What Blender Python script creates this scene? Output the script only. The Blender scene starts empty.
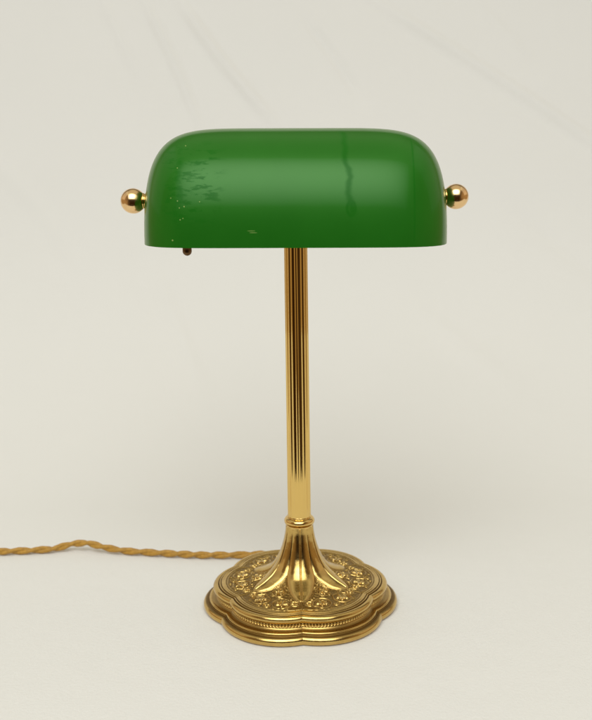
import bpy, math
import numpy as np
from mathutils import Matrix, Vector

S = bpy.context.scene
COL = S.collection
R = math.radians

# ------------------------------------------------------------------ camera
PITCH, ROLL = R(11.86), -0.0138
cam = bpy.data.cameras.new("camera")
cam.sensor_width = 36.0
cam.sensor_fit = 'HORIZONTAL'
cam.lens = 36.0 * 1000 / 592
cam.clip_start, cam.clip_end = 0.02, 50
cam.dof.use_dof = True
cam.dof.focus_distance = 0.775
cam.dof.aperture_fstop = 11
co = bpy.data.objects.new("camera", cam)
COL.objects.link(co)
co.matrix_world = (Matrix.Translation((-0.0010, -0.795, 0.38)) @ Matrix.Rotation(math.pi/2 - PITCH, 4, 'X')
                   @ Matrix.Rotation(ROLL, 4, 'Z'))
S.camera = co

# ------------------------------------------------------------------ world and lamps
W = bpy.data.worlds.new("World"); S.world = W; W.use_nodes = True
wn = W.node_tree; bg = wn.nodes['Background']
# a dim room: dark ahead of the lamp, warmer and lighter to both sides
wt = wn.nodes.new('ShaderNodeTexCoord'); wsx = wn.nodes.new('ShaderNodeSeparateXYZ')
wn.links.new(wt.outputs['Generated'], wsx.inputs[0])
wab = wn.nodes.new('ShaderNodeMath'); wab.operation = 'ABSOLUTE'; wn.links.new(wsx.outputs['X'], wab.inputs[0])
wno = wn.nodes.new('ShaderNodeTexNoise'); wno.inputs['Scale'].default_value = 3.5; wno.inputs['Detail'].default_value = 2
wn.links.new(wt.outputs['Generated'], wno.inputs['Vector'])
wma = wn.nodes.new('ShaderNodeMath'); wma.operation = 'MULTIPLY_ADD'; wma.inputs[1].default_value = 0.5
wn.links.new(wno.outputs['Fac'], wma.inputs[0]); wn.links.new(wab.outputs[0], wma.inputs[2])
wmr = wn.nodes.new('ShaderNodeMapRange'); wmr.interpolation_type = 'SMOOTHSTEP'
wmr.inputs['From Min'].default_value = 0.62; wmr.inputs['From Max'].default_value = 1.25
wn.links.new(wma.outputs[0], wmr.inputs['Value'])
wmx = wn.nodes.new('ShaderNodeMix'); wmx.data_type = 'RGBA'
wmx.inputs['A'].default_value = (0.030, 0.014, 0.005, 1); wmx.inputs['B'].default_value = (0.40, 0.27, 0.14, 1)
wn.links.new(wmr.outputs['Result'], wmx.inputs['Factor'])
# pale warm fill added overhead in the world, as from a ceiling
wcr = wn.nodes.new('ShaderNodeMapRange'); wcr.interpolation_type = 'SMOOTHSTEP'
wcr.inputs['From Min'].default_value = 0.60; wcr.inputs['From Max'].default_value = 0.95
wn.links.new(wsx.outputs['Z'], wcr.inputs['Value'])
wcm = wn.nodes.new('ShaderNodeMix'); wcm.data_type = 'RGBA'; wcm.inputs['B'].default_value = (0.60, 0.56, 0.44, 1)
wn.links.new(wcr.outputs['Result'], wcm.inputs['Factor']); wn.links.new(wmx.outputs['Result'], wcm.inputs['A'])
wn.links.new(wcm.outputs['Result'], bg.inputs[0])
bg.inputs[1].default_value = 1.0

def area(name, loc, target, sx, sy, power, color=(0.950, 0.990, 0.985)):
    l = bpy.data.lights.new(name, 'AREA')
    l.shape = 'RECTANGLE'; l.size = sx; l.size_y = sy; l.energy = power; l.color = color
    o = bpy.data.objects.new(name, l); COL.objects.link(o)
    o.location = loc
    o.rotation_euler = (Vector(target) - Vector(loc)).to_track_quat('-Z', 'Y').to_euler()
    return o
key = area("front_softbox", (-0.25, -2.50, 2.95), (0.0, 0.35, 0.20), 4.6, 3.6, 156)
# a softbox is brightest in the middle of its cloth
key.data.use_nodes = True
kn = key.data.node_tree; em = kn.nodes['Emission']
kg = kn.nodes.new('ShaderNodeNewGeometry'); ksx = kn.nodes.new('ShaderNodeSeparateXYZ'); kn.links.new(kg.outputs['Parametric'], ksx.inputs[0])
def km(op, a, b):
    n = kn.nodes.new('ShaderNodeMath'); n.operation = op
    for i, v in enumerate((a, b)):
        if isinstance(v, (int, float)): n.inputs[i].default_value = v
        else: kn.links.new(v, n.inputs[i])
    return n.outputs[0]
def bump1(v):
    return km('SUBTRACT', 1.0, km('POWER', km('ABSOLUTE', km('MULTIPLY', km('SUBTRACT', v, 0.5), 2.0), 0), 2.0))
kk = km('MULTIPLY', bump1(ksx.outputs['X']), bump1(ksx.outputs['Y']))
kn.links.new(km('ADD', km('MULTIPLY', kk, 1.7), 0.12), em.inputs['Strength'])
area("side_fill_west", (-2.6, 0.50, 2.0), (0.0, 0.6, 0.1), 2.8, 2.8, 8)  # unseen side fills, added to even out the backdrop
area("side_fill_east", (2.6, 0.50, 2.0), (0.0, 0.6, 0.1), 2.8, 2.8, 8)

S.view_settings.view_transform = 'Standard'
S.view_settings.look = 'None'
S.view_settings.gamma = 1
S.view_settings.exposure = 0.0
S.render.engine = 'CYCLES'
S.cycles.use_denoising = True
S.cycles.max_bounces = 8

# ------------------------------------------------------------------ helpers
def mesh_obj(name, V, F, mats, parent=None, smooth=True, midx=None, attrs=None):
    V = np.asarray(V, dtype=np.float32).reshape(-1, 3)
    me = bpy.data.meshes.new(name)
    if isinstance(F, np.ndarray):
        n, k = F.shape
        me.vertices.add(len(V)); me.vertices.foreach_set('co', V.ravel())
        me.loops.add(n * k); me.loops.foreach_set('vertex_index', F.astype(np.int32).ravel())
        me.polygons.add(n)
        me.polygons.foreach_set('loop_start', np.arange(0, n * k, k, dtype=np.int32))
        me.polygons.foreach_set('loop_total', np.full(n, k, dtype=np.int32))
        me.update(calc_edges=True)
    else:
        me.from_pydata([tuple(v) for v in V], [], F)
    for m in (mats if isinstance(mats, (list, tuple)) else [mats]):
        me.materials.append(m)
    if midx is not None:
        me.polygons.foreach_set('material_index', np.asarray(midx, dtype=np.int32))
    for k, a in (attrs or {}).items():
        at = me.attributes.new(k, 'FLOAT', 'POINT')
        at.data.foreach_set('value', np.asarray(a, dtype=np.float32).ravel())
    me.polygons.foreach_set('use_smooth', [smooth] * len(me.polygons))
    me.validate(); me.update()
    o = bpy.data.objects.new(name, me); COL.objects.link(o)
    if parent: o.parent = parent
    return o

def grid_faces(nr, nc, wrap=True, flip=False):
    i = np.arange(nr - 1)[:, None]
    j = np.arange(nc if wrap else nc - 1)[None, :]
    j2 = (j + 1) % nc
    a, b, c, d = i*nc + j, i*nc + j2, (i+1)*nc + j2, (i+1)*nc + j
    F = np.stack([x.ravel() + 0*a.ravel() for x in (a, b, c, d)], 1)
    return F[:, ::-1].copy() if flip else F

def lathe(name, prof, mat, parent, n=96, rfun=None, axis='Z', origin=(0, 0, 0)):
    """prof: (r, z) from bottom to top; rfun(theta, r, z) -> r"""
    prof = np.array(prof); th = np.linspace(0, 2*np.pi, n, endpoint=False)
    r = np.repeat(prof[:, 0][:, None], n, 1); z = np.repeat(prof[:, 1][:, None], n, 1)
    T = np.repeat(th[None, :], len(prof), 0)
    if rfun is not None: r = rfun(T, r, z)
    V = np.stack([r*np.cos(T), r*np.sin(T), z], -1)
    if axis == 'X': V = np.stack([V[..., 2], V[..., 0], V[..., 1]], -1)
    V = V + np.array(origin)
    F = grid_faces(len(prof), n)
    return mesh_obj(name, V, F, mat, parent)

def arc(cx, cz, rad, a0, a1, n):
    a = np.radians(np.linspace(a0, a1, n))
    return [(cx + rad*math.cos(t), cz + rad*math.sin(t)) for t in a]

def smooth(x, a, b):
    t = np.clip((x - a)/(b - a), 0, 1); return t*t*(3 - 2*t)

# ------------------------------------------------------------------ materials
def new_mat(name):
    m = bpy.data.materials.new(name); m.use_nodes = True
    nt = m.node_tree; b = nt.nodes['Principled BSDF']
    return m, nt, b

def N(nt, typ, **kw):
    n = nt.nodes.new(typ)
    for k, v in kw.items():
        if k.startswith('_'): setattr(n, k[1:], v)
        else: n.inputs[k].default_value = v
    return n

def metal(name, col, rough, col2=None, nscale=60, bump=0.0, patina=False, pat_col=(0.17, 0.095, 0.024)):
    m, nt, b = new_mat(name); L = nt.links.new
    b.inputs['Metallic'].default_value = 1.0
    tc = N(nt, 'ShaderNodeTexCoord')
    no = N(nt, 'ShaderNodeTexNoise', Scale=nscale, Detail=6.0, Roughness=0.6)
    L(tc.outputs['Object'], no.inputs['Vector'])
    mx = N(nt, 'ShaderNodeMix', _data_type='RGBA')
    mx.inputs['A'].default_value = (*col, 1); mx.inputs['B'].default_value = (*(col2 or [c*.8 for c in col]), 1)
    L(no.outputs['Fac'], mx.inputs['Factor'])
    out = mx.outputs['Result']
    mr = N(nt, 'ShaderNodeMapRange'); mr.inputs['To Min'].default_value = rough*0.7; mr.inputs['To Max'].default_value = rough*1.4
    L(no.outputs['Fac'], mr.inputs['Value'])
    rout = mr.outputs['Result']
    if patina:
        nb = N(nt, 'ShaderNodeTexNoise', Scale=38.0, Detail=8.0, Roughness=0.7)
        L(tc.outputs['Object'], nb.inputs['Vector'])
        rb = N(nt, 'ShaderNodeMapRange'); rb.inputs['From Min'].default_value = 0.50; rb.inputs['From Max'].default_value = 0.75
        rb.inputs['To Max'].default_value = 0.40
        L(nb.outputs['Fac'], rb.inputs['Value'])
        m0 = N(nt, 'ShaderNodeMix', _data_type='RGBA'); m0.inputs['B'].default_value = (0.30, 0.17, 0.05, 1)
        L(out, m0.inputs['A']); L(rb.outputs['Result'], m0.inputs['Factor']); out = m0.outputs['Result']
        a0 = N(nt, 'ShaderNodeMath', _operation='MULTIPLY_ADD'); a0.inputs[1].default_value = 0.22
        L(rb.outputs['Result'], a0.inputs[0]); L(rout, a0.inputs[2]); rout = a0.outputs[0]
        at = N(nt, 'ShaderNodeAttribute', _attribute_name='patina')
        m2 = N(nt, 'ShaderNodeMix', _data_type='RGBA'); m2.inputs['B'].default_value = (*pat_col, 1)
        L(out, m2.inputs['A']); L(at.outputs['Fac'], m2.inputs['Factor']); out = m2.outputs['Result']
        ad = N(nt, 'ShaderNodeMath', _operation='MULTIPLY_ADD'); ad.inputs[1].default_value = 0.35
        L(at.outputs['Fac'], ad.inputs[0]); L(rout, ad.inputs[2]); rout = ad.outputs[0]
    L(out, b.inputs['Base Color']); L(rout, b.inputs['Roughness'])
    if bump:
        n2 = N(nt, 'ShaderNodeTexNoise', Scale=900.0, Detail=3.0)
        L(tc.outputs['Object'], n2.inputs['Vector'])
        bp = N(nt, 'ShaderNodeBump', Strength=bump, Distance=0.0004)
        L(n2.outputs['Fac'], bp.inputs['Height']); L(bp.outputs['Normal'], b.inputs['Normal'])
    return m

BRASS = metal('polished_brass', (0.80, 0.56, 0.21), 0.14, (0.70, 0.46, 0.15))
BRASS_TUBE = metal('lacquered_brass', (0.82, 0.58, 0.20), 0.06, (0.78, 0.53, 0.17), nscale=25)
BRASS_CAST = metal('cast_brass', (0.72, 0.50, 0.17), 0.15, (0.52, 0.335, 0.10), nscale=120, bump=0.10, patina=True)
ROSE = metal('rose_brass', (0.92, 0.66, 0.36), 0.17, (0.84, 0.55, 0.26), nscale=300)
DARKM = metal('bronzed_brass', (0.16, 0.09, 0.04), 0.3)

def glass_green():
    m, nt, b = new_mat('green_cased_glass'); L = nt.links.new
    tc = N(nt, 'ShaderNodeTexCoord')
    sep = N(nt, 'ShaderNodeSeparateXYZ'); L(tc.outputs['Object'], sep.inputs[0])
    X, Z = sep.outputs['X'], sep.outputs['Z']
    def M(op, a, b_=None, c=None):
        n = N(nt, 'ShaderNodeMath', _operation=op)
        for i, v in enumerate((a, b_, c)):
            if v is None: continue
            if isinstance(v, (int, float)): n.inputs[i].default_value = v
            else: L(v, n.inputs[i])
        return n.outputs[0]
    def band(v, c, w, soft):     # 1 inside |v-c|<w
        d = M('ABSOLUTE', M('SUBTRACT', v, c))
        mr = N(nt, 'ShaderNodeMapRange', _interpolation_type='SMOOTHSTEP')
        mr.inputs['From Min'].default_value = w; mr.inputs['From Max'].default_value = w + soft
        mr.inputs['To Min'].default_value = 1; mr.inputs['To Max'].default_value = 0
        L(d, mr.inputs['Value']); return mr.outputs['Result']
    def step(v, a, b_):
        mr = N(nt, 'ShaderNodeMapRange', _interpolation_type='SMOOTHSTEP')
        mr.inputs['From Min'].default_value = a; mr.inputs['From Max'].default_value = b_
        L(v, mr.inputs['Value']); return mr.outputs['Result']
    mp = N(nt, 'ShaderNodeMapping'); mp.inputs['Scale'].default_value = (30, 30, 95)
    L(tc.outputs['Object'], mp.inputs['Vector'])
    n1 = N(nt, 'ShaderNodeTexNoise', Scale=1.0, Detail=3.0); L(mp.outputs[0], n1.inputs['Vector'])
    # wavy dark reflection, painted by cutting coat and specular
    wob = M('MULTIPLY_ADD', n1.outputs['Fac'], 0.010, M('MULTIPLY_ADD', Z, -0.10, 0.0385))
    squiggle_refl = M('MULTIPLY', band(M('SUBTRACT', X, wob), 0.0, 0.0004, 0.0034), band(Z, 0.054, 0.028, 0.004))
    # ring at its end, part of the same painted reflection
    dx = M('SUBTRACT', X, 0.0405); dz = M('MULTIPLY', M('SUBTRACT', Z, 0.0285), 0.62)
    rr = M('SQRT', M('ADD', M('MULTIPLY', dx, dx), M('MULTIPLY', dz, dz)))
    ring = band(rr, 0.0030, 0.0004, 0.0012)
    # straight edge of a reflected light, painted in near the east end
    edge_refl = M('MULTIPLY', band(X, 0.0870, 0.0003, 0.0008), band(Z, 0.042, 0.030, 0.012))
    # reflected foliage, painted as dull strokes near the west end
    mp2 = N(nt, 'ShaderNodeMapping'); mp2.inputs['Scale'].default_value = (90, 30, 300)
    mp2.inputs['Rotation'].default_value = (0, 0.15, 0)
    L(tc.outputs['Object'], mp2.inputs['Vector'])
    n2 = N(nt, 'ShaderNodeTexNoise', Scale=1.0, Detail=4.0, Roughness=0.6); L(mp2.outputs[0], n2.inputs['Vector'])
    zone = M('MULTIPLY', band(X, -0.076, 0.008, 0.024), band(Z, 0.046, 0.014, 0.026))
    foliage_refl = step(M('MULTIPLY', step(n2.outputs['Fac'], 0.48, 0.63), zone), 0.0, 0.85)
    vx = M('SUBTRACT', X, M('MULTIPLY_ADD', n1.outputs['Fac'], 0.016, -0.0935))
    stem_refl = M('MULTIPLY', M('MULTIPLY', band(vx, 0.0, 0.0008, 0.0035), band(Z, 0.045, 0.024, 0.012)), step(n2.outputs['Fac'], 0.30, 0.55))
    foliage_refl = M('MAXIMUM', foliage_refl, M('MULTIPLY', stem_refl, 0.9))
    refl_mask = M('MAXIMUM', M('MAXIMUM', squiggle_refl, ring), M('MAXIMUM', edge_refl, foliage_refl))
    # tiny bright specks in the base colour
    seed = None  # mask of the bright specks and the painted glint
    for px, pz, r_ in [(-0.0864, 0.034, .00045), (-0.0845, 0.0205, .00045), (-0.0824, 0.0215, .0004), (-0.0815, 0.030, .0005), (-0.0905, 0.0055, .0006),
                       (-0.0870, 0.0575, .0004), (-0.0818, 0.0735, .0004), (-0.0915, 0.036, .0004), (-0.0700, 0.0335, .0004), (-0.0850, 0.0290, .0004)]:
        ex = M('SUBTRACT', X, px); ez = M('SUBTRACT', Z, pz)
        d2 = M('SQRT', M('ADD', M('MULTIPLY', ex, ex), M('MULTIPLY', ez, ez)))
        q_ = M('LESS_THAN', d2, r_)
        seed = q_ if seed is None else M('MAXIMUM', seed, q_)
    for px, pz in [(-0.0325, 0.0125), (-0.0310, 0.0112)]:  # double dash: a gloss glint painted into the base colour
        ex = M('MULTIPLY', M('SUBTRACT', X, px), 0.12); ez = M('SUBTRACT', Z, pz)
        d2 = M('SQRT', M('ADD', M('MULTIPLY', ex, ex), M('MULTIPLY', ez, ez)))
        seed = M('MAXIMUM', seed, M('MULTIPLY', M('LESS_THAN', d2, 0.00035), 0.5))
    n3 = N(nt, 'ShaderNodeTexNoise', Scale=22.0, Detail=2.0); L(tc.outputs['Object'], n3.inputs['Vector'])
    mx = N(nt, 'ShaderNodeMix', _data_type='RGBA')
    mx.inputs['A'].default_value = (0.011, 0.126, 0.008, 1); mx.inputs['B'].default_value = (0.018, 0.158, 0.013, 1)
    L(n3.outputs['Fac'], mx.inputs['Factor'])
    mk = N(nt, 'ShaderNodeMix', _data_type='RGBA'); mk.inputs['B'].default_value = (0.28, 0.40, 0.14, 1)
    L(seed, mk.inputs['Factor']); L(mx.outputs['Result'], mk.inputs['A'])
    L(mk.outputs['Result'], b.inputs['Base Color'])
    b.inputs['Roughness'].default_value = 0.33
    b.inputs['Specular Tint'].default_value = (0.45, 1.0, 0.36, 1)
    b.inputs['Coat IOR'].default_value = 1.30
    b.inputs['Coat Tint'].default_value = (0.86, 0.86, 0.45, 1)
    b.inputs['Coat Roughness'].default_value = 0.07
    L(M('MULTIPLY_ADD', refl_mask, -0.12, 0.45), b.inputs['Coat Weight'])
    L(M('MULTIPLY_ADD', refl_mask, -0.30, 0.38), b.inputs['Specular IOR Level'])
    # slow waviness of blown glass
    bp = N(nt, 'ShaderNodeBump', Strength=0.12, Distance=0.002)
    L(n3.outputs['Fac'], bp.inputs['Height']); L(bp.outputs['Normal'], b.inputs['Coat Normal'])
    return m
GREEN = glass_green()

OPAL, nt, b = new_mat('white_opal_glass')
b.inputs['Base Color'].default_value = (0.78, 0.78, 0.72, 1); b.inputs['Roughness'].default_value = 0.2

BULB, nt, b = new_mat('frosted_bulb_glass')
b.inputs['Base Color'].default_value = (0.85, 0.84, 0.80, 1); b.inputs['Roughness'].default_value = 0.35

def cord_mat():
    m, nt, b = new_mat('golden_silk_braid'); L = nt.links.new
    tc = N(nt, 'ShaderNodeTexCoord')
    no = N(nt, 'ShaderNodeTexNoise', Scale=350.0, Detail=5.0); L(tc.outputs['Object'], no.inputs['Vector'])
    mx = N(nt, 'ShaderNodeMix', _data_type='RGBA')
    mx.inputs['A'].default_value = (0.24, 0.115, 0.010, 1); mx.inputs['B'].default_value = (0.62, 0.335, 0.042, 1)
    L(no.outputs['Fac'], mx.inputs['Factor']); L(mx.outputs['Result'], b.inputs['Base Color'])
    b.inputs['Roughness'].default_value = 0.55; b.inputs['Sheen Weight'].default_value = 0.1
    wv = N(nt, 'ShaderNodeTexNoise', Scale=1500.0, Detail=2.0); L(tc.outputs['Object'], wv.inputs['Vector'])
    bp = N(nt, 'ShaderNodeBump', Strength=0.4, Distance=0.0004)
    L(wv.outputs['Fac'], bp.inputs['Height']); L(bp.outputs['Normal'], b.inputs['Normal'])
    return m
CORD = cord_mat()

def cloth_mat():
    m, nt, b = new_mat('ivory_backdrop_cloth'); L = nt.links.new
    tc = N(nt, 'ShaderNodeTexCoord')
    n1 = N(nt, 'ShaderNodeTexNoise', Scale=5.0, Detail=5.0); L(tc.outputs['Object'], n1.inputs['Vector'])
    mx = N(nt, 'ShaderNodeMix', _data_type='RGBA')
    mx.inputs['A'].default_value = (0.755, 0.745, 0.712, 1); mx.inputs['B'].default_value = (0.780, 0.768, 0.735, 1)
    L(n1.outputs['Fac'], mx.inputs['Factor']); L(mx.outputs['Result'], b.inputs['Base Color'])
    b.inputs['Roughness'].default_value = 0.9; b.inputs['Specular IOR Level'].default_value = 0.1
    n2 = N(nt, 'ShaderNodeTexNoise', Scale=420.0, Detail=3.0); L(tc.outputs['Object'], n2.inputs['Vector'])
    n3 = N(nt, 'ShaderNodeTexNoise', Scale=30.0, Detail=4.0); L(tc.outputs['Object'], n3.inputs['Vector'])
    ad = N(nt, 'ShaderNodeMath', _operation='MULTIPLY_ADD'); ad.inputs[1].default_value = 2.0
    L(n3.outputs['Fac'], ad.inputs[0]); L(n2.outputs['Fac'], ad.inputs[2])
    bp = N(nt, 'ShaderNodeBump', Strength=0.22, Distance=0.002)
    L(ad.outputs[0], bp.inputs['Height']); L(bp.outputs['Normal'], b.inputs['Normal'])
    return m
CLOTH = cloth_mat()

# ------------------------------------------------------------------ the cloth sweep it stands on
def build_backdrop():
    path = []                                    # (y, z, ny, nz)
    for t in np.linspace(-0.30, 0.0, 20, endpoint=False): path.append((-0.36, t, -1, 0))
    for t in np.linspace(0, 1, 12): a = math.pi/2*t; path.append((-0.36 + 0.02*(1-math.cos(a)), -0.02 + 0.02*math.sin(a) if t > 0 else -0.02, -math.cos(a), math.sin(a)))
    path = [p for p in path[:20] if p[1] < -0.021] + path[20:]
    for y in np.linspace(-0.335, 0.24, 140): path.append((y, 0, 0, 1))
    SL = R(57)
    for a in np.linspace(0, SL, 100)[1:]: path.append((0.24 + 0.70*math.sin(a), 0.70 - 0.70*math.cos(a), -math.sin(a), math.cos(a)))
    y1, z1 = path[-1][0], path[-1][1]
    for t in np.linspace(0.005, 1.5, 300): path.append((y1 + t*math.cos(SL), z1 + t*math.sin(SL), -math.sin(SL), math.cos(SL)))
    P = np.array(path); xs = np.linspace(-1.3, 1.3, 521)
    X = np.repeat(xs[None], len(P), 0); Y = np.repeat(P[:, 0:1], len(xs), 1); Z = np.repeat(P[:, 1:2], len(xs), 1)
    h = np.zeros_like(X)
    wall = smooth(Z, 0.02, 0.10)
    def crease(x0, z0, x1, z1, amp, w, bend=0.0):
        x0, x1 = x0*1.1, x1*1.1; z0, z1 = 0.38 + (z0 - 0.38)*1.1, 0.38 + (z1 - 0.38)*1.1
        dx, dz = x1-x0, z1-z0; Ln = math.hypot(dx, dz)
        t = ((X-x0)*dx + (Z-z0)*dz)/Ln**2
        d = ((X-x0)*dz - (Z-z0)*dx)/Ln + bend*np.sin(np.pi*np.clip(t, 0, 1))
        env = smooth(t, -0.15, 0.25)*(1 - smooth(t, 0.75, 1.15))
        return 3.6*amp*env*np.exp(-(d/w)**2)*wall
    for c in [(-0.235, 0.616, -0.142, 0.42, 0.0016, 0.007, 0.004), (-0.18, 0.616, -0.026, 0.42, 0.0022, 0.009, -0.006),
              (0.12, 0.616, 0.50, 0.34, 0.0020, 0.009, 0.006), (0.02, 0.58, 0.10, 0.46, -0.0014, 0.008, 0.003),
              (-0.20, 0.22, -0.08, 0.03, 0.0010, 0.010, 0.0), (-0.30, 0.62, -0.24, 0.50, 0.0010, 0.008, 0.0),
              (0.30, 0.30, 0.52, 0.10, -0.0010, 0.014, 0.01), (0.28, 0.62, 0.36, 0.52, 0.0008, 0.010, 0.0),
              (-0.48, 0.40, -0.28, 0.20, 0.0008, 0.014, 0.01), (0.16, 0.17, 0.30, 0.06, 0.0008, 0.014, 0.0)]:
        h += crease(*c)
    h += wall*0.0015*(np.sin(X*9 + Z*13) + np.sin(X*5.3 - Z*7.1 + 1.0))
    Y = Y + P[:, 2:3]*h; Z = Z + P[:, 3:4]*h
    V = np.stack([X, Y, Z], -1)
    o = mesh_obj('backdrop_cloth', V, grid_faces(len(P), len(xs), wrap=False), CLOTH)
    so = o.modifiers.new('thickness', 'SOLIDIFY'); so.thickness = 0.0015; so.offset = -1
    o['kind'] = 'structure'
    return o
build_backdrop()

# ------------------------------------------------------------------ the lamp
lamp = bpy.data.objects.new('desk_lamp', None); COL.objects.link(lamp)
lamp['label'] = 'brass desk lamp with green glass shade, fluted column and lobed ornate foot on cream cloth'
lamp['category'] = 'desk lamp'

FD, FRHO = 0.0303, 0.0522
def foil(th):
    """six-lobed outline, 1 at the lobe tips"""
    a = (th + np.pi/6) % (np.pi/3) - np.pi/6
    r = FD*np.cos(a) + np.sqrt(FRHO**2 - (FD*np.sin(a))**2)
    return r/0.0825

def build_foot():
    n = 1536
    YAW = 0.022
    th = np.linspace(0, 2*np.pi, n, endpoint=False)
    # moulded edge profile at the lobe tip, from the ground up, inwards
    pts = [(0.0780, 0.0002)]
    pts += arc(0.0788, 0.0038, 0.0037, -80, 95, 24)
    pts += [(0.0781, 0.0072), (0.0776, 0.0073), (0.0774, 0.0078)]
    pts += arc(0.0763, 0.0087, 0.0012, -35, 120, 10)
    pts += [(0.0753, 0.0096), (0.0742, 0.0096), (0.0728, 0.0099), (0.0717, 0.0106), (0.0710, 0.0115)]
    pts += [(0.0713, 0.0118), (0.0714, 0.0121), (0.0710, 0.0124), (0.0705, 0.0127), (0.0702, 0.0134), (0.0700, 0.0142), (0.0698, 0.0150)]
    pts += arc(0.0708, 0.0183, 0.0031, -95, 105, 24)
    pts += [(0.0698, 0.0212), (0.0692, 0.0206), (0.0689, 0.0206)]
    pts += arc(0.0681, 0.0211, 0.0008, -20, 160, 9)
    pts += [(0.0671, 0.0209)]
    pts += arc(0.0663, 0.0215, 0.0008, -20, 150, 9)
    pts += [(0.0652, 0.0218), (0.0646, 0.0222), (0.0636, 0.0223)]
    pts += [(0.060, 0.0224), (0.055, 0.0226), (0.050, 0.0229), (0.045, 0.0234), (0.040, 0.0243), (0.035, 0.0257), (0.030, 0.0280),
            (0.0255, 0.0313), (0.0218, 0.0355), (0.0188, 0.0405), (0.0163, 0.0465), (0.0143, 0.0530), (0.0127, 0.0600), (0.0117, 0.0665), (0.0113, 0.0720)]
    P = np.array(pts)
    seg = np.hypot(*np.diff(P, axis=0).T); s = np.concatenate([[0], np.cumsum(seg)])
    st = np.arange(0, s[-1], 0.00028)
    r0, z0 = np.interp(st, s, P[:, 0]), np.interp(st, s, P[:, 1])
    # light smoothing of the upper flare
    k = np.ones(9)/9
    for _ in range(3):
        rs, zs = np.convolve(r0, k, 'same'), np.convolve(z0, k, 'same')
        m = (r0 < 0.062) & (np.arange(len(r0)) < len(r0)-8); r0 = np.where(m, rs, r0); z0 = np.where(m, zs, z0)
    dr, dz = np.gradient(r0), np.gradient(z0); ln = np.hypot(dr, dz) + 1e-12
    nr, nz = (dz/ln)[:, None], (-dr/ln)[:, None]
    nr, nz = nr, nz          # path goes up and inwards: outward normal = (dz, -dr)
    T = th[None, :]; rr = r0[:, None]; zz = z0[:, None]
    w = smooth(rr, 0.034, 0.056)
    Rf = rr*(1 + w*(foil(T) - 1))
    top = (np.arange(len(st)) > np.argmin(np.abs(s - s[-1]) ) * 0)[:, None]
    onplate = (rr < 0.0640)
    # --- petals over the notch directions
    ap = T % (np.pi/3) - np.pi/6            # angle from the petal axis (+-30 deg)
    al = (T + np.pi/6) % (np.pi/3) - np.pi/6  # angle from the lobe axis
    dpet = np.abs(np.sin(ap))*Rf
    share = Rf*np.sin(np.pi/6)*1.02
    t = np.clip((rr - 0.0225)/(0.0475 - 0.0225), 0, 1)
    hw = np.minimum(share, 0.0116*np.clip(1 - t**1.7, 0, 1)**0.72 + 1e-6)
    hw = np.where(rr > 0.0475, 1e-6, hw)
    q = np.clip(dpet/np.maximum(hw, 1e-6), 0, 1.2)
    inside = (q < 1)
    relief = np.interp(r0, [0.0112, 0.014, 0.02, 0.03, 0.04, 0.0475], [0.0005, 0.0010, 0.0019, 0.0025, 0.0018, 0.0004])[:, None]
    hp = np.where(inside, relief*np.clip(1 - q**2.2, 0, 1)**0.66, 0)
    hp -= np.where(inside, 0.0007*np.exp(-(dpet/0.0006)**2)*smooth(hw, 0.001, 0.004), 0)      # centre crease
    h = np.where(onplate, hp, 0)
    # --- ornament between the petals
    u = Rf*np.cos(al)*1000; vs = Rf*np.sin(al)*1000; v = np.abs(vs)
    f = foil(T)
    edge = (0.0640 - rr)*1000                # distance from plate edge
    pd = (dpet - hw)*1000                    # distance from petal edge
    field = smooth(edge, 0.4, 1.0)*smooth(pd, 0.1, 0.7)*smooth(rr, 0.0165, 0.020)
    g = np.zeros_like(u)
    def ridge(d, wd, hh): return hh*np.exp(-(d/wd)**2)
    def put(x): 
        nonlocal g
        g = np.maximum(g, x)
    rng = np.random.RandomState(4)
    def curls(a, b, sc, seed):
        rs = np.random.RandomState(seed); o = np.zeros_like(a)
        for _ in range(7):
            an = rs.uniform(0, 6.28); kx, ky = math.cos(an)*sc, math.sin(an)*sc
            o = o + np.sin(kx*a + ky*b + rs.uniform(0, 6.28) + 1.1*np.sin((ky*a - kx*b)*0.5 + rs.uniform(0, 6.28)))
        return o/7
    xw, yw = Rf*np.cos(T)*1000, Rf*np.sin(T)*1000
    cn = curls(xw, yw, 2.0, 2)
    u = u + 0.9*curls(xw, yw, 0.8, 5) + 0.15*curls(xw, yw, 2.2, 7); vs = vs + 0.9*curls(xw, yw, 0.8, 6) + 0.15*curls(xw, yw, 2.2, 8)
    put(0.20*smooth(cn, 0.0, 0.28))                                    # stippled scroll ground
    put(ridge(edge - 2.3, 0.42, 0.55))                                  # frame line
    put(ridge(pd - 1.5, 0.35, 0.55)*(rr < 0.052))
    def disc_item(cu, cv, R0, sgn=1.0, spin=0.0, fl=3.6):
        du, dv = u - cu, vs - cv
        d = np.hypot(du, dv); ph = np.arctan2(dv, du)*sgn + spin
        put(ridge(d - R0, 0.45, 0.66))
        spir = R0*0.98 - (ph % (2*np.pi))*R0*0.085                      # scroll curling inwards
        put(ridge(d - spir, 0.38, 0.5)*(d < R0))
        pet = fl*(0.74 + 0.32*np.cos(5*ph + 0.5*np.sin(ph)))
        put(1.15*smooth(pet - d, -0.25, 1.0)*(0.62 + 0.38*np.clip(d/pet.clip(0.5), 0, 1)) - 0.3*np.exp(-(d/0.6)**2))
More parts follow.
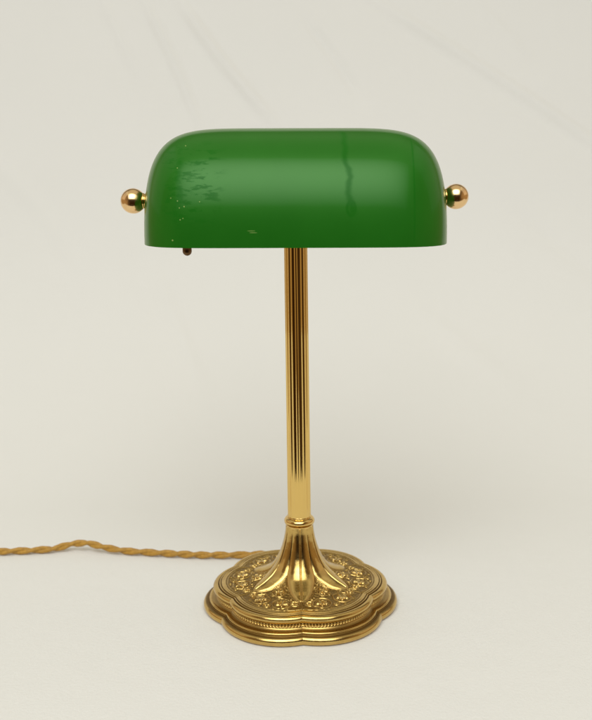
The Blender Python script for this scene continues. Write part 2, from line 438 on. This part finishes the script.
    for sg in (1, -1):
        disc_item(49.5, 9.8*sg, 7.6, sg, 0.6, 5.4)
        disc_item(56.5, 0.0, 2.6, sg, 0, 1.7)
        # scroll stems that climb between petal and lobe axis
        for cu, cv, R0 in ((30.5, 4.6, 2.4), (40.3, 3.6, 2.2), (40.5, 13.5, 2.3), (59.0, 7.0, 1.6), (54.0, 17.5, 2.2)):
            du, dv = u - cu, vs - cv*sg; d = np.hypot(du, dv); ph = np.arctan2(dv, du)*sg
            put(ridge(d - (R0*1.05 - ((ph + 2.0) % (2*np.pi))*R0*0.13), 0.33, 0.55)*(d < R0*1.4))
            put(0.6*np.exp(-(d/0.6)**2))
    for sg in (1, -1): disc_item(45.0, 19.5*sg, 3.4, sg, 1.2, 2.8)
    disc_item(36.0, 0.0, 5.4, 1, 0.3, 4.3)
    # strings of small beads beside each petal
    along = np.hypot(Rf*1000, 0)
    bead = np.exp(-((pd - 3.0)/0.55)**2)*np.clip(np.cos(along/1.5*2*np.pi), 0, 1)**0.7
    put(0.8*bead*((rr > 0.020) & (rr < 0.033)))
    h = h + np.where(onplate, field*(g - 0.35)*0.00135, 0)
    # lobed-tongue cutting under the upper torus
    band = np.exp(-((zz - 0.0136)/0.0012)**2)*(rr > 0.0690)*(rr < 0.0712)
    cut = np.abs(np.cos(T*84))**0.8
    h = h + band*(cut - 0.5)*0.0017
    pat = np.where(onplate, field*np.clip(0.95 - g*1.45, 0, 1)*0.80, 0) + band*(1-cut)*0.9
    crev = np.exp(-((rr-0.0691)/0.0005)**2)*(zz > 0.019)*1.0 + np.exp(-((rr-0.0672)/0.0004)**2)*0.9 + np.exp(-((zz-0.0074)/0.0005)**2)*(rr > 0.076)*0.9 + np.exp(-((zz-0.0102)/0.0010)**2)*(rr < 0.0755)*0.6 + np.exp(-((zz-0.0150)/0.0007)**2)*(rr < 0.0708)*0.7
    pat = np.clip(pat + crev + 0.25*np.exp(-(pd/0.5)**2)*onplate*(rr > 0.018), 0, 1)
    Rn = Rf + nr*h; Zn = zz + nz*h
    V = np.stack([Rn*np.cos(T + YAW), Rn*np.sin(T + YAW), Zn + 0*T], -1)
    split = np.argmin(np.abs(r0 - 0.0640))
    def piece(name, a, b, parent):
        return mesh_obj(name, V[a:b], grid_faces(b - a, n), BRASS_CAST, parent, attrs={'patina': (pat + 0*T)[a:b]})
    base = piece('base', 0, len(st), lamp)
    return base
base = build_foot()

# collar between foot and column
pr = [(0.0105, 0.0705), (0.0118, 0.0712)] + arc(0.0093, 0.0762, 0.0034, -75, 80, 24)
pr = [(0.0100, 0.0670), (0.0116, 0.0708), (0.0117, 0.0722)] + arc(0.0094, 0.0756, 0.0034, -50, 90, 24) + [(0.0100, 0.0800), (0.0094, 0.0804)]
lathe('collar', pr, BRASS, lamp, 128)

# fluted column
def flute(T, r, z):
    k = smooth(z, 0.079, 0.081)
    c = 0.5 + 0.5*np.cos(T*18 + 0.3)
    return r - 0.00052*c**1.2 * k
zs = np.linspace(0.0775, 0.338, 40)
lathe('column', [(np.interp(z, [0.0775, 0.338], [0.00975, 0.0093]), z) for z in zs], BRASS_TUBE, lamp, 432, flute)

# ---- the carrier inside the shade: block, cross rod, socket, bulb
KZ = 0.3425
lathe('column_cap', [(0.0001, 0.336), (0.0098, 0.336), (0.0108, 0.338), (0.0108, 0.342), (0.0095, 0.345), (0.006, 0.350), (0.0035, 0.352), (0.0001, 0.3525)], BRASS, lamp, 64)
rod = lathe('cross_rod', [(0.0001, -0.1225), (0.0022, -0.1225), (0.0022, 0.1225), (0.0001, 0.1225)], BRASS, lamp, 24, axis='X', origin=(0, 0, KZ))
sock = lathe('bulb_socket', [(0.0001, -0.030), (0.009, -0.030), (0.0115, -0.027), (0.0115, -0.060+0.085), (0.0125, 0.027), (0.0125, 0.032), (0.0001, 0.032)],
             BRASS, lamp, 48, axis='X', origin=(-0.060, 0.002, KZ + 0.018))
lathe('bulb', [(0.0001, 0.0), (0.0105, 0.001), (0.0125, 0.008), (0.0125, 0.085), (0.0110, 0.092), (0.006, 0.0965), (0.0001, 0.098)],
      BULB, lamp, 48, axis='X', origin=(-0.028, 0.002, KZ + 0.018))
lathe('socket_bracket', [(0.0001, 0.0), (0.004, 0.0), (0.004, 0.012), (0.0001, 0.012)], BRASS, lamp, 24, origin=(-0.070, 0.002, KZ - 0.001))
# pull switch hanging below the rim near the west end
pk = lathe('pull_chain', [(0.0001, 0.0), (0.0007, 0.0)] + [(0.0007 + 0.0006*abs(math.sin(i*0.5)), i*0.0008) for i in range(1, 48)] + [(0.0001, 0.0385)], DARKM, lamp, 12, origin=(-0.0862, 0.0, 0.3065))
lathe('pull_knob', [(0.0001, 0.0)] + arc(0, 0.0038, 0.0037, -80, 0, 10) + arc(0, 0.0052, 0.0037, 0, 60, 8) + [(0.0009, 0.0092), (0.0001, 0.0095)], DARKM, pk, 32, origin=(-0.0862, 0.0, 0.2988))

# ---- shade
SHT = bpy.data.objects  # noqa
A_, B_, C_ = 0.1172, 0.0620, 0.0868
SZ = 0.3098
def shell(a, b_, c_, nu, nv, z_lo=0.0):
    t = np.linspace(0, np.pi, nu)
    x = a*np.sign(np.cos(t))*np.abs(np.cos(t))**(2/6.5); g = np.abs(np.sin(t))**(2/3.1)
    x = x[::-1]; g = g[::-1]
    ph = np.linspace(0, np.pi, nv)
    e = 2/2.25
    y = -np.sign(np.cos(ph))*np.abs(np.cos(ph))**e; z = np.abs(np.sin(ph))**e
    X = np.repeat(x[:, None], nv, 1)
    return np.stack([X, b_*g[:, None]*y[None], c_*g[:, None]*z[None]], -1)
def build_shade():
    nu, nv = 361, 161
    th = 0.0028
    o_ = shell(A_, B_, C_, nu, nv); i_ = shell(A_-th, B_-th, C_-th, nu, nv)
    V = np.concatenate([o_.reshape(-1, 3), i_.reshape(-1, 3)])
    F1 = grid_faces(nu, nv, wrap=False, flip=True); F2 = grid_faces(nu, nv, wrap=False) + nu*nv
    lo = np.arange(nu-1)
    K = nu*nv
    s1 = np.stack([lo*nv, (lo+1)*nv, (lo+1)*nv + K, lo*nv + K], 1)
    s2 = np.stack([(lo+1)*nv + nv-1, lo*nv + nv-1, lo*nv + nv-1 + K, (lo+1)*nv + nv-1 + K], 1)
    F = np.concatenate([F1, F2, s1, s2])
    mi = np.concatenate([np.zeros(len(F1)), np.ones(len(F2) + len(s1) + len(s2))])
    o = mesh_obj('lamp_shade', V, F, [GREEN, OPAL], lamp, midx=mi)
    o.location = (0, 0, SZ)
    o.rotation_euler = (0, 0.0105, 0)
    me = o.data
    # clean the rim corner shading
    o.modifiers.new('edges', 'EDGE_SPLIT').split_angle = R(50)
    return o
shade = build_shade()

# ---- knobs that clamp the shade, one at each end
def knob(sx):
    kx = 0.1272 if sx < 0 else 0.1264
    o = lathe('end_knob', [(0.0001, 0.0100)] + [(0.0099*math.cos(a), -0.0099*math.sin(a)) for a in np.linspace(-1.55, 1.12, 48)], ROSE, lamp, 72, axis='X')
    prof_out = 'washer'
    w = lathe('washer', [(0.0001, -0.0126), (0.0062, -0.0126), (0.0068, -0.0116), (0.0068, -0.0106), (0.0060, -0.0099), (0.0054, -0.0094), (0.0060, -0.0088), (0.0062, -0.0080), (0.0055, -0.0072), (0.0001, -0.0070)], BRASS, o, 48, axis='X')
    o.location = (sx*kx, 0, KZ)
    if sx < 0: o.rotation_euler = (0, 0, math.pi)
    return o
knob(-1); knob(1)

# ---- twisted silk cord running off to the west
def build_cord():
    ctl = [(-0.62,0.085,0.004),(-0.52,0.096,0.004),(-0.4029,0.1069,0.0040),(-0.3471,0.1122,0.0040),(-0.2897,0.1139,0.0040),(-0.2611,0.1154,0.0040),(-0.2375,0.1183,0.0042),(-0.2222,0.1222,0.0075),(-0.2059,0.1195,0.0095),(-0.1891,0.1142,0.0066),(-0.1683,0.1109,0.0040),(-0.1338,0.1048,0.0040),(-0.0949,0.0986,0.0040),(-0.0615,0.0974,0.0040),(-0.0397,0.0985,0.0042),(-0.0236,0.0950,0.0045),(-0.010,0.085,0.0045),(-0.004,0.074,0.0045)]
    C = np.array(ctl); d = np.concatenate([[0], np.cumsum(np.linalg.norm(np.diff(C, axis=0), axis=1))])
    s = np.arange(0, d[-1], 0.0006)
    P = np.stack([np.interp(s, d, C[:, i]) for i in range(3)], 1)
    k = np.hanning(31); k /= k.sum()
    Pp = np.pad(P, ((15, 15), (0, 0)), 'edge'); P = np.stack([np.convolve(Pp[:, i], k, 'valid') for i in range(3)], 1)
    Tn = np.gradient(P, axis=0); Tn /= np.linalg.norm(Tn, axis=1)[:, None]
    U = np.cross(Tn, [0, 0, 1.0]); U /= np.linalg.norm(U, axis=1)[:, None]
    Wv = np.cross(U, Tn)
    Vs, Fs, off = [], [], 0
    nc = 14; pa = np.linspace(0, 2*np.pi, nc, endpoint=False)
    ns = 2
    for q in range(ns):
        a = s/0.036*2*np.pi + q*2*np.pi/ns + 0.35*np.sin(s*60)
        cc = P + 0.00145*(np.cos(a)[:, None]*U + np.sin(a)[:, None]*Wv)
        rad = 0.00206*(1 + 0.04*np.sin(s*900 + q))
        ring = cc[:, None] + rad[:, None, None]*(np.cos(pa)[None, :, None]*U[:, None] + np.sin(pa)[None, :, None]*Wv[:, None])
        Vs.append(ring.reshape(-1, 3)); Fs.append(grid_faces(len(s), nc) + off); off += len(s)*nc
    V = np.concatenate(Vs)
    V[:, 2] = np.maximum(V[:, 2], 0.0003)
    return mesh_obj('power_cord', V, np.concatenate(Fs), CORD, lamp)
build_cord()
